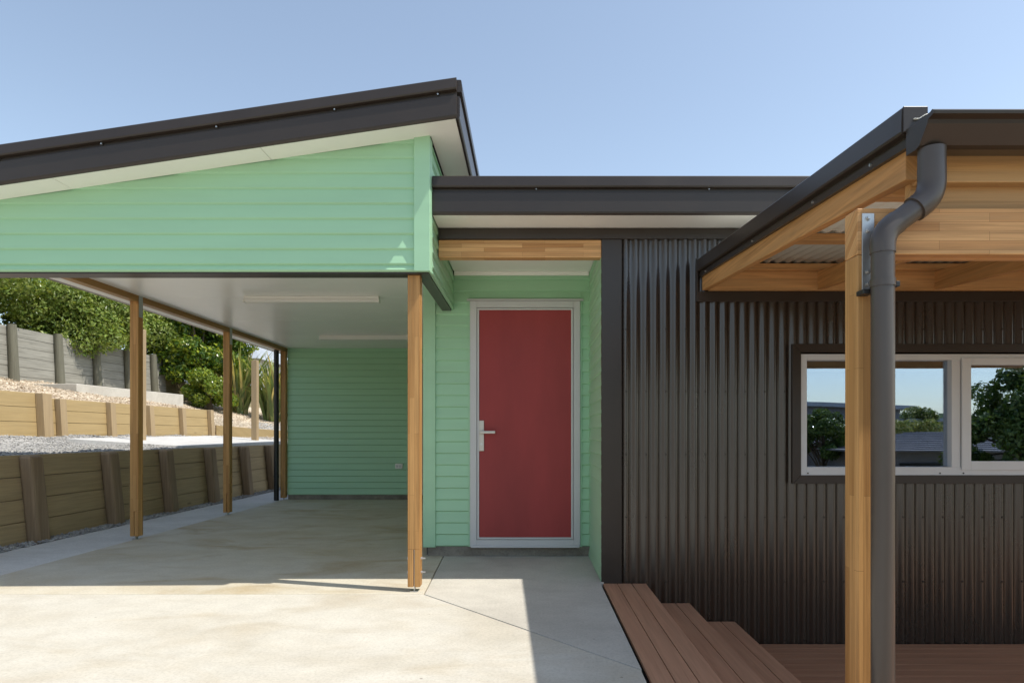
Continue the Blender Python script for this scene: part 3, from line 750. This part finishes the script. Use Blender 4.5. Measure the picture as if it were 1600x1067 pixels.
bprof = [(-0.012, 0.100), (0.008, 0.100), (0.010, 0.128), (0.003, 0.132), (0.003, 0.140), (0.028, 0.144), (0.032, 0.152), (0.028, 0.232), (0.022, 0.238), (-0.06, 0.238), (-0.06, 0.232), (-0.012, 0.228)]
bp2 = MB(); bp2.sweep([(o_, z_ + 0.0) for o_, z_ in bprof], (1.318, 2.215, zr(2.215)), (1.318, 4.925, zr(4.925)), (-1, 0, 0)); barge = bp2.build('barge_flashing', 'dark', V)
for yy in (4.75, 3.75, 2.95, 2.45): MB().tube([(1.312, yy, zr(yy) + 0.116), (1.302, yy, zr(yy) + 0.116)], 0.006, 8).build('barge_screw', 'steel', barge)
MB().hexa([(1.291, 2.208, 2.178), (1.376, 2.208, 2.178), (1.376, 2.216, 2.178), (1.291, 2.216, 2.178), (1.291, 2.208, 2.268), (1.376, 2.208, 2.268), (1.376, 2.216, 2.268), (1.291, 2.216, 2.268)]).build('barge_end', 'dark', barge, bevel=0.002)
# quarter-round gutter
gpf = [(0.0, 2.185), (0.0, 2.095), (0.055, 2.092), (0.075, 2.098), (0.108, 2.138), (0.118, 2.150), (0.122, 2.162), (0.148, 2.168), (0.150, 2.178), (0.143, 2.184), (0.132, 2.180),
       (0.118, 2.168), (0.104, 2.146), (0.072, 2.105), (0.055, 2.098), (0.006, 2.101), (0.006, 2.185)]
gt = MB(); gt.sweep(gpf, (1.302, 2.205, 0), (VX1, 2.205, 0), (0, -1, 0)); gutter = gt.build('gutter', 'dark', V)
cap = MB(); cap.sweep(gpf[:11], (1.298, 2.205, 0), (1.3015, 2.205, 0), (0, -1, 0)); cap.build('gutter_end', 'dark', gutter)
gb = MB(); gb.box(1.376, VX1, 2.206, 2.261, 2.150, 2.160); gb.build('back_flashing', 'dark', V)
# downpipe with two elbows
PX, PY, QX, QY = 1.352, 2.15, 1.183, 2.142
path = rounded([(PX, PY, 2.094), (PX, PY, 1.935), (QX, QY, 1.812), (QX, QY, -0.476)], 0.055, 8)
pp = MB(); pp.tube(path, 0.0365, 28); pipe = pp.build('downpipe', 'pipe', V, smooth=True)
col_ = MB()
def part_path(z1, z0):
    return [q for q in path if z0 <= q.z <= z1]
up = rounded([(PX, PY, 2.03), (PX, PY, 1.935), (PX + (QX - PX) * .36, PY + (QY - PY) * .36, 1.935 - .123 * .36)], 0.052, 8)
lo = rounded([(PX + (QX - PX) * .72, PY + (QY - PY) * .72, 1.935 - .123 * .72), (QX, QY, 1.812), (QX, QY, 1.742)], 0.045, 8)
e1 = MB(); e1.tube(up, 0.0432, 28); e1.build('pipe_elbow', 'pipe', pipe, smooth=True)
e2 = MB(); e2.tube(lo, 0.0395, 28); e2.build('pipe_elbow', 'pipe', pipe, smooth=True)
for cx, cy, za, zb in ((QX, QY, 1.655, 1.630), (PX, PY, 2.094, 2.03)): MB().tube([(cx, cy, za), (cx, cy, zb)], 0.0425 if cx > 1.3 else 0.0395, 28).build('pipe_collar', 'pipe', pipe, smooth=True)
MB().box(QX - 0.055, QX - 0.018, QY + 0.02, 2.2095, 1.612, 1.628).build('pipe_clip', 'black', pipe, bevel=0.002)
MB().box(QX + 0.040, QX + 0.053, QY - 0.01, QY + 0.03, 1.63, 1.648).build('clip_screw', 'black', pipe, bevel=0.002)
# wall flashing round the verandah junction
vf = MB(); vf.box(1.298, VX1, YD - 0.032, YD - 0.018, 2.156, 2.232); vf.box(1.285, 1.299, YD - 0.034, YD - 0.018, 2.156, 2.49)
vf.build('wall_flashing', 'dark', V, bevel=0.002)

# ------------------------------------------------------------------ retaining walls
def retaining(label, x, y0, y1, zb, zt_, bh, posts, bm_mat, post_mat, pw, pd, batter, psize=None, gap=0.006, ptop=0.0, loc=None, round_=False, pbev=0.008):
    t = thing('retaining_wall', label, 'retaining wall', loc or (x, (y0 + y1) / 2, zb))
    b = MB(); z = zt_; k = 0
    cuts = [y0] + [p for p in posts if y0 < p < y1] + [y1]
    while z > zb:
        for a_, c_ in zip(cuts, cuts[1:]):
            j = random.uniform(-0.004, 0.004); z0 = max(z - bh + gap, zb - 0.05); dx = batter * (z - zt_)
            dx0 = batter * (z0 - zt_)
            b.hexa([(x - dx0 + j - .05, a_ + .002, z0), (x - dx0 + j, a_ + .002, z0), (x - dx0 + j, c_ - .002, z0), (x - dx0 + j - .05, c_ - .002, z0),
                    (x - dx + j - .05, a_ + .002, z), (x - dx + j, a_ + .002, z), (x - dx + j, c_ - .002, z), (x - dx + j - .05, c_ - .002, z)])
        z -= bh
    b.build('boards', bm_mat, t, bevel=0.004)
    for i, y in enumerate(posts):
        p = MB(); top = zt_ + ptop; e0 = -batter * (zb - .1 - zt_); e1 = -batter * (top - zt_)
        if round_:
            p.tube([(x + e0 + pd * .4, y, zb - .1), (x + e1 + pd * .4, y, top)], [pw * .52, pw * .46], 14)
        else:
            ln = 0.0
            p.hexa([(x + e0 + .004, y - pw / 2, zb - .1), (x + e0 + pd, y - pw / 2, zb - .1), (x + e0 + pd, y + pw / 2, zb - .1), (x + e0 + .004, y + pw / 2, zb - .1),
                    (x + e1 + .004, y - pw / 2 + ln, top), (x + e1 + pd, y - pw / 2 + ln, top), (x + e1 + pd, y + pw / 2 + ln, top), (x + e1 + .004, y + pw / 2 + ln, top)])
        p.build('post', post_mat, t, smooth=round_, bevel=0.0 if round_ else pbev)
    return t
retaining('low brown timber retaining wall with dark posts beside the carport path', -5.40, 3.0, 14.6, -0.03, 0.915, 0.235,
          [5.55, 6.84, 8.12, 9.38, 10.66, 11.95, 13.1, 14.3], 'sleeper', 'sleeperpost', 0.19, 0.14, 0.10, ptop=-0.004, pbev=0.03)
w2a = retaining('new yellow pine retaining wall, taller section at the left end of the terrace', -8.0, 5.0, 10.56, 1.0, 1.80, 0.235, [6.2, 7.6, 9.0, 10.45], 'newpine', 'newpinepost', 0.20, 0.13, 0.06)
w2b = retaining('new yellow pine retaining wall, long lower section with slim posts above the gravel', -8.0, 10.72, 16.2, 1.08, 1.735, 0.205, [10.85, 12.15, 13.4, 14.65, 15.95], 'newpine', 'newpinepost', 0.15, 0.10, 0.06)
bt = MB(); bt.box(-7.872, -7.868, 10.40, 10.46, 1.60, 1.645); bt.build('blue_tag', 'blue', w2a)
retaining('old weathered grey retaining wall below the overhanging hedge', -11.0, 8.0, 19.3, 2.24, 3.42, 0.21,
          [9.6, 11.0, 12.35, 13.52, 14.85, 16.15, 17.4, 18.6], 'grey_wood', 'grey_post', 0.19, 0.16, 0.05, ptop=0.03, round_=True)
le_ = thing('garden_edging', 'low timber edging board along the foot of the bark bank', 'edging', (-7.4, 16.8, 1.1))
b = MB(); b.hexa([(-8.0, 16.3, 0.9), (-7.95, 16.25, 0.9), (-5.8, 18.0, 0.9), (-5.85, 18.05, 0.9), (-8.0, 16.3, 1.36), (-7.95, 16.25, 1.36), (-5.8, 18.0, 1.14), (-5.85, 18.05, 1.14)]); b.build('board', 'newpine', le_, bevel=0.004)

kb = MB(); slab_poly(kb, [(-10.55, 13.6), (-9.55, 13.5), (-9.35, 17.3), (-10.4, 17.4)][::-1], 1.75, 2.20)
tag(kb.build('concrete_block', 'slab', loc=(-10, 15.4, 2.0), bevel=0.01), 'low grey concrete footing set in the bark bank', 'footing')
ps = MB(); i = 0
ps.hexa([(-7.15, 9.9, 0.97), (-5.62, 10.4, 0.84), (-5.60, 14.9, 0.86), (-7.3, 14.9, 1.0), (-7.15, 9.9, 1.072), (-5.62, 10.4, 0.945), (-5.60, 14.9, 0.975), (-7.3, 14.9, 1.10)])
tag(ps.build('terrace_slab', 'paleslab', loc=(-6.4, 12.4, 0.95), bevel=0.008), 'thin pale concrete slab on the gravel terrace', 'slab')
for x, y, z1, lb in ((-6.02, 14.05, 2.75, 'short pale timber post in front of the flax'), (-6.665, 10.98, 2.93, 'pale timber post mostly hidden behind the nearest left carport post')):
    p = MB(); zb = zt(x, y); p.box(x - .06, x + .06, y - .06, y + .06, zb - .1, z1)
    tag(p.build('timber_post', 'newpinepost', loc=(x, y, zb), bevel=0.006), lb, 'post', 'pale posts standing on the terrace')

# ------------------------------------------------------------------ plants
def leaves(name, mats, blobs, n, size, parent, asp=0.5, shell=0.55, droop=0.0, weights=None):
    """leaf-sized folded diamonds through the volume of ellipsoid clumps"""
    off = Vector((0, 0, 0)); o = parent
    while o is not None: off += o.location; o = o.parent
    bl = np.array(blobs, float); vol = (bl[:, 3] * bl[:, 4] * bl[:, 5]) ** 0.75
    idx = RNG.choice(len(bl), n, p=vol / vol.sum())
    d = RNG.normal(size=(n, 3)); d /= np.linalg.norm(d, axis=1)[:, None]
    rad = shell + (1 - shell) * RNG.random(n) ** 0.6; rad *= 1 + RNG.normal(0, 0.05, n)
    P = bl[idx, :3] + d * bl[idx, 3:6] * rad[:, None]
    nrm = d * 0.9 + RNG.normal(size=(n, 3)) * 0.65 + np.array([0, 0, 0.35]); nrm /= np.linalg.norm(nrm, axis=1)[:, None]
    a = RNG.normal(size=(n, 3)) + np.array([0, 0, -droop]); a -= nrm * (a * nrm).sum(1)[:, None]; a /= np.linalg.norm(a, axis=1)[:, None]
    b = np.cross(nrm, a); L = (size * RNG.uniform(0.45, 1.6, n))[:, None]; W = L * asp * 0.5
    V = np.stack([P - a * L * .5, P + b * W + nrm * L * .1, P + a * L * .5, P - b * W + nrm * L * .1], 1).reshape(-1, 3) - np.array(off)
    F = (np.arange(4)[None] + (np.arange(n) * 4)[:, None])
    me = bpy.data.meshes.new(name); me.from_pydata(V.tolist(), [], F.tolist())
    for m in mats: me.materials.append(M[m])
    me.polygons.foreach_set('material_index', RNG.choice(len(mats), n, p=weights).astype(np.int32))
    ob = bpy.data.objects.new(name, me); COL.objects.link(ob); ob.parent = parent; return ob
def clumps(c, r, n, rc, seed, flat=0.8, top=-0.6):
    q = np.random.default_rng(seed); out = []
    while len(out) < n:
        d = q.normal(size=3); d /= np.linalg.norm(d)
        if d[2] < top: continue
        k = q.uniform(0.45, 1.0) ** 0.6; s = rc * q.uniform(0.6, 1.3)
        out.append((c[0] + d[0] * r[0] * k, c[1] + d[1] * r[1] * k, c[2] + d[2] * r[2] * k, s, s, s * flat))
    return out
def plant(name, label, cat, c, r, base, nclump, rc, nleaf, size, mats, seed, group=None, asp=0.5, trunk=0.09, weights=None, droop=0.3, shell=0.5):
    t = thing(name, label, cat, base, group)
    bl = clumps(c, r, nclump, rc, seed)
    leaves('foliage' if name != 'tree' else 'crown', mats, bl, nleaf, size, t, asp, shell, droop, weights)
    tk = MB(); cv = Vector(c); bv = Vector(base); q = random.Random(seed)
    mid = bv.lerp(cv, 0.55) + Vector((q.uniform(-.1, .1), q.uniform(-.1, .1), 0))
    tk.tube([bv - Vector((0, 0, .15)), bv.lerp(mid, .5), mid, cv], [trunk * 1.2, trunk, trunk * .8, trunk * .45], 10)
    for b in bl[::2]: 
        e = Vector(b[:3]); s = mid.lerp(cv, q.uniform(0, .8)); m_ = s.lerp(e, .5) + Vector((0, 0, .08))
        tk.tube([s, m_, e], [trunk * .42, trunk * .26, trunk * .1], 6)
    tk.build('trunk', 'trunk', t, smooth=True); return t
GA = 'hedge shrubs along the top of the grey wall'
LA = ['leafA', 'leafB', 'leafC']
plant('shrub', 'rounded light green shrub over the grey wall at the left edge', 'shrub', (-11.9, 13.2, 4.2), (1.25, 1.5, 1.2), (-12.2, 13.2, 3.5), 30, 0.55, 26000, 0.085, LA, 1, GA)
plant('shrub', 'rounded light green shrub drooping lowest over the middle of the grey wall', 'shrub', (-11.45, 16.4, 3.85), (1.1, 1.6, 1.15), (-12.0, 16.5, 3.5), 34, 0.52, 30000, 0.085, LA, 2, GA)
plant('shrub', 'taller light green shrub behind the grey wall shrubs, under the carport beam', 'shrub', (-13.6, 17.2, 5.4), (1.7, 3.0, 1.7), (-13.6, 17.2, 3.9), 34, 0.75, 26000, 0.10, LA, 3, GA)
plant('shrub', 'light green shrub at the right end of the grey wall', 'shrub', (-11.9, 19.2, 4.2), (1.0, 1.1, 1.2), (-12.0, 19.2, 3.4), 22, 0.55, 16000, 0.085, LA, 4, GA)
GLm = ['leafG1', 'leafG2', 'leafG3']
plant('bush', 'tall glossy dark green bush between the two left carport posts', 'bush', (-10.5, 20.3, 3.75), (1.35, 1.3, 1.75), (-10.5, 20.3, 2.0), 42, 0.55, 26000, 0.125, GLm, 5, None, 0.55)
plant('bush', 'glossy green bush rising behind the tall dark bush', 'bush', (-12.0, 23.0, 5.6), (2.2, 1.6, 2.0), (-12.0, 23.0, 2.6), 34, 0.75, 18000, 0.15, GLm, 6, None, 0.55)
plant('bush', 'low yellow green bush at the foot of the tall glossy bush', 'bush', (-9.5, 19.1, 2.35), (0.75, 0.6, 0.5), (-9.5, 19.1, 1.8), 16, 0.32, 9000, 0.085, ['leafG2', 'leafA', 'leafG1'], 7, None, 0.5)

def flax(label, x, y, h, n, seed):
    z = zt(x, y); t = thing('flax_plant', label, 'flax', (x, y, z), 'flax plants behind the carport')
    q = random.Random(seed); mb = MB()
    for k in range(n):
        az = q.uniform(0, 6.28); ln = h * q.uniform(0.6, 1.1); sp = q.uniform(0.08, 0.55); mb.cur = q.choices([0, 1, 2], [0.5, 0.22, 0.28])[0]
        b = Vector((x + q.uniform(-.18, .18), y + q.uniform(-.18, .18), z)); d = Vector((math.cos(az), math.sin(az), 0)); wv = Vector((-d.y, d.x, 0)).lerp(d, q.uniform(-.4, .4))
        bend = q.uniform(0.1, 0.5) * (2.0 if q.random() < .2 else 1); pts = []
        for s in range(7):
            u = s / 6; pts.append(b + d * ln * (sp * u + bend * u ** 3 * .6) + Vector((0, 0, ln * (u - bend * u ** 3 * .45))))
        i = len(mb.v)
        for s, pnt in enumerate(pts):
            u = s / 6; w_ = 0.058 * (1 - u ** 3) * (0.6 + 0.8 * u * (1 - u)); mb.v += [tuple(pnt - wv * w_), tuple(pnt + wv * w_ * 0.98)]
        for s in range(6): mb.f.append((i + 2 * s, i + 2 * s + 1, i + 2 * s + 3, i + 2 * s + 2)); mb.m.append(mb.cur)
    mb.build('leaves', ['flax1', 'flax2', 'flax3'], t)
    return t
flax('upright flax clump left of the short pale post', -9.25, 20.4, 2.2, 150, 1)
flax('tall upright flax clump right of the short pale post', -8.25, 20.6, 2.3, 170, 2)
flax('flax clump partly hidden behind the black downpipe', -8.1, 22.2, 2.3, 90, 3)

# house uphill behind the flax
NH = thing('neighbour_house', 'small uphill house with pale blue grey roof behind the flax', 'house', (-15.0, 34.0, 3.5))
b = MB(); b.box(-18.5, -14.2, 33.0, 38.0, 2.5, 5.0); b.build('wall', 'housePale', NH)
b = MB(); b.hexa([(-19, 32.6, 5.0), (-13.8, 32.6, 5.0), (-13.8, 38.4, 5.0), (-19, 38.4, 5.0), (-18.0, 35.3, 6.5), (-15.2, 35.3, 6.5), (-15.2, 35.7, 6.5), (-18.0, 35.7, 6.5)]); b.build('roof', 'zinc', NH)
plant('tree', 'bare-looking brown tree high behind the pale roof', 'tree', (-17.5, 42.0, 10.0), (4.5, 2.5, 2.6), (-17.5, 42.0, 3.5), 26, 1.2, 7000, 0.25, ['trunk', 'leafB', 'chipB'], 9, None, 0.35, 0.22)

# ------------------------------------------------------------------ across the street (seen in the window reflection)
def vy(dv): return 2 * YD - dv                # real depth of a thing mirrored at distance dv
OH = thing('neighbour_house', 'grey house with flat overhanging roof reflected in the left window pane', 'house', (15.5, vy(35) - 3, -3.5))
b = MB(); b.box(8.0, 20.3, vy(35) - 6, vy(35), -3.9, 2.7); b.build('wall', 'houseGrey', OH)
b = MB(); b.hexa([(7.4, vy(35) - 6.5, 2.95), (20.8, vy(35) - 6.5, 2.45), (20.8, vy(35) + .5, 2.45), (7.4, vy(35) + .5, 2.95), (7.4, vy(35) - 6.5, 3.2), (20.8, vy(35) - 6.5, 2.65), (20.8, vy(35) + .5, 2.65), (7.4, vy(35) + .5, 3.2)]); b.build('roof', 'zinc', OH)
b = MB(); b.box(18.5, 21.3, vy(33.5), vy(33.5) + 2.5, 1.75, 1.9); b.build('porch_roof', 'zinc', OH)
b = MB(); b.box(19.9, 20.05, vy(33.5) + 2.2, vy(33.5) + 2.35, -3.9, 1.75); b.build('porch_post', 'housePale', OH)
for x in (10.5, 17.3):
    b = MB(); b.box(x, x + 1.4, vy(35) - .02, vy(35) + .03, 0.2, 1.5); b.build('window', 'black', OH)
GH = thing('garage', 'low garage with grey hipped tile roof reflected in the window', 'garage', (14.0, vy(19), -2.3))
b = MB(); b.box(10.4, 21.5, vy(19.2) - 9.9, vy(19.2) - 0.3, -3.4, 0.60); b.build('wall', 'tile', GH)
rfm = MB(); ez, az_ = 0.60, 1.22; x0, x1, yf, yb = 9.9, 22.0, vy(19.2), vy(19.2) - 10.4; ym = (yf + yb) / 2; nrow = 11
for k in range(nrow):                          # stepped tile courses on the four slopes
    u0, u1 = k / nrow, (k + 1) / nrow
    def rect(u): s = u * 5.1; return (x0 + s, x1 - s, yb + u * (ym - yb), yf + u * (ym - yf), ez + u * (az_ - ez))
    a0, a1, b0, b1, zz0 = rect(u0); c0, c1, d0, d1, zz1 = rect(u1); zl = zz0 + 0.05
    rfm.quad((a0, b1, zl), (a1, b1, zl), (c1, d1, zz1), (c0, d1, zz1)); rfm.quad((a0, b0, zl), (a1, b0, zl), (c1, d0, zz1), (c0, d0, zz1))
    rfm.quad((a0, b0, zl), (a0, b1, zl), (c0, d1, zz1), (c0, d0, zz1)); rfm.quad((a1, b0, zl), (a1, b1, zl), (c1, d1, zz1), (c1, d0, zz1))
    rfm.quad((a0, b1, zz0 - .0), (a1, b1, zz0), (a1, b1, zl), (a0, b1, zl)); rfm.quad((a0, b0, zz0), (a0, b1, zz0), (a0, b1, zl), (a0, b0, zl))
rfm.build('roof', 'tile', GH)
b = MB(); b.box(11.3, 16.5, vy(19.2) - .31, vy(19.2) - .25, -2.6, 0.25); b.build('garage_door', 'black', GH)
FN = thing('fence', 'pale grey boundary fence reflected at the left window edge', 'fence', (9.5, vy(24), -2.5))
b = MB()
for x in np.arange(6.5, 12.5, 0.2): b.box(x, x + .19, vy(24), vy(24) + .03, -3.2, 0.5)
b.build('palings', 'housePale', FN)
for x in (6.6, 8.6, 10.6, 12.3): MB().box(x, x + .1, vy(24) - .1, vy(24) - .001, -3.3, 0.5).build('post', 'grey_post', FN)
LD = ['leafD1', 'leafD2', 'leafG3']
plant('tree', 'round dark green tree reflected in the left window pane', 'tree', (10.15, vy(22), 0.95), (0.85, 0.85, 0.95), (10.15, vy(22), -2.0), 40, 0.27, 12000, 0.10, LD, 21, None, 0.5, 0.09)
plant('tree', 'large dark loose tree filling the right window pane reflection', 'tree', (12.6, vy(16), 0.9), (1.8, 1.4, 2.05), (12.6, vy(16), -1.3), 95, 0.38, 30000, 0.115, LD, 22, None, 0.5, 0.12)
plant('bush', 'pale tussocky bush behind the garage roof in the reflection', 'bush', (16.7, vy(27.5), 0.85), (1.2, 1.0, 0.8), (17.0, vy(27.5), -2.8), 20, 0.5, 9000, 0.16, ['leafT', 'leafD2', 'leafT'], 23, None, 0.3, 0.08)
plant('tree', 'small feathery tree above the garage roof in the reflection', 'tree', (19.3, vy(31), 1.35), (1.0, 0.9, 1.0), (19.3, vy(31), -3.2), 20, 0.45, 8000, 0.15, ['leafD2', 'leafT', 'leafD1'], 24, None, 0.35, 0.09)
# far wooded ridge
hl = MB(); nx = 90
for k in range(nx + 1):
    x = -300 + 900 * k / nx; z = 11.5 + 1.6 * math.sin(k * .37) + 1.0 * math.sin(k * 1.13) + random.uniform(-.5, .5)
    hl.v += [(x, -330, -5), (x, -395, z), (x, -470, z + 2), (x, -600, -5)]
for k in range(nx):
    for j in range(3): a_ = 4 * k + j; hl.f.append((a_, a_ + 4, a_ + 5, a_ + 1)); hl.m.append(0)
hl.build('hills', 'hillgreen', kind='structure', smooth=True)
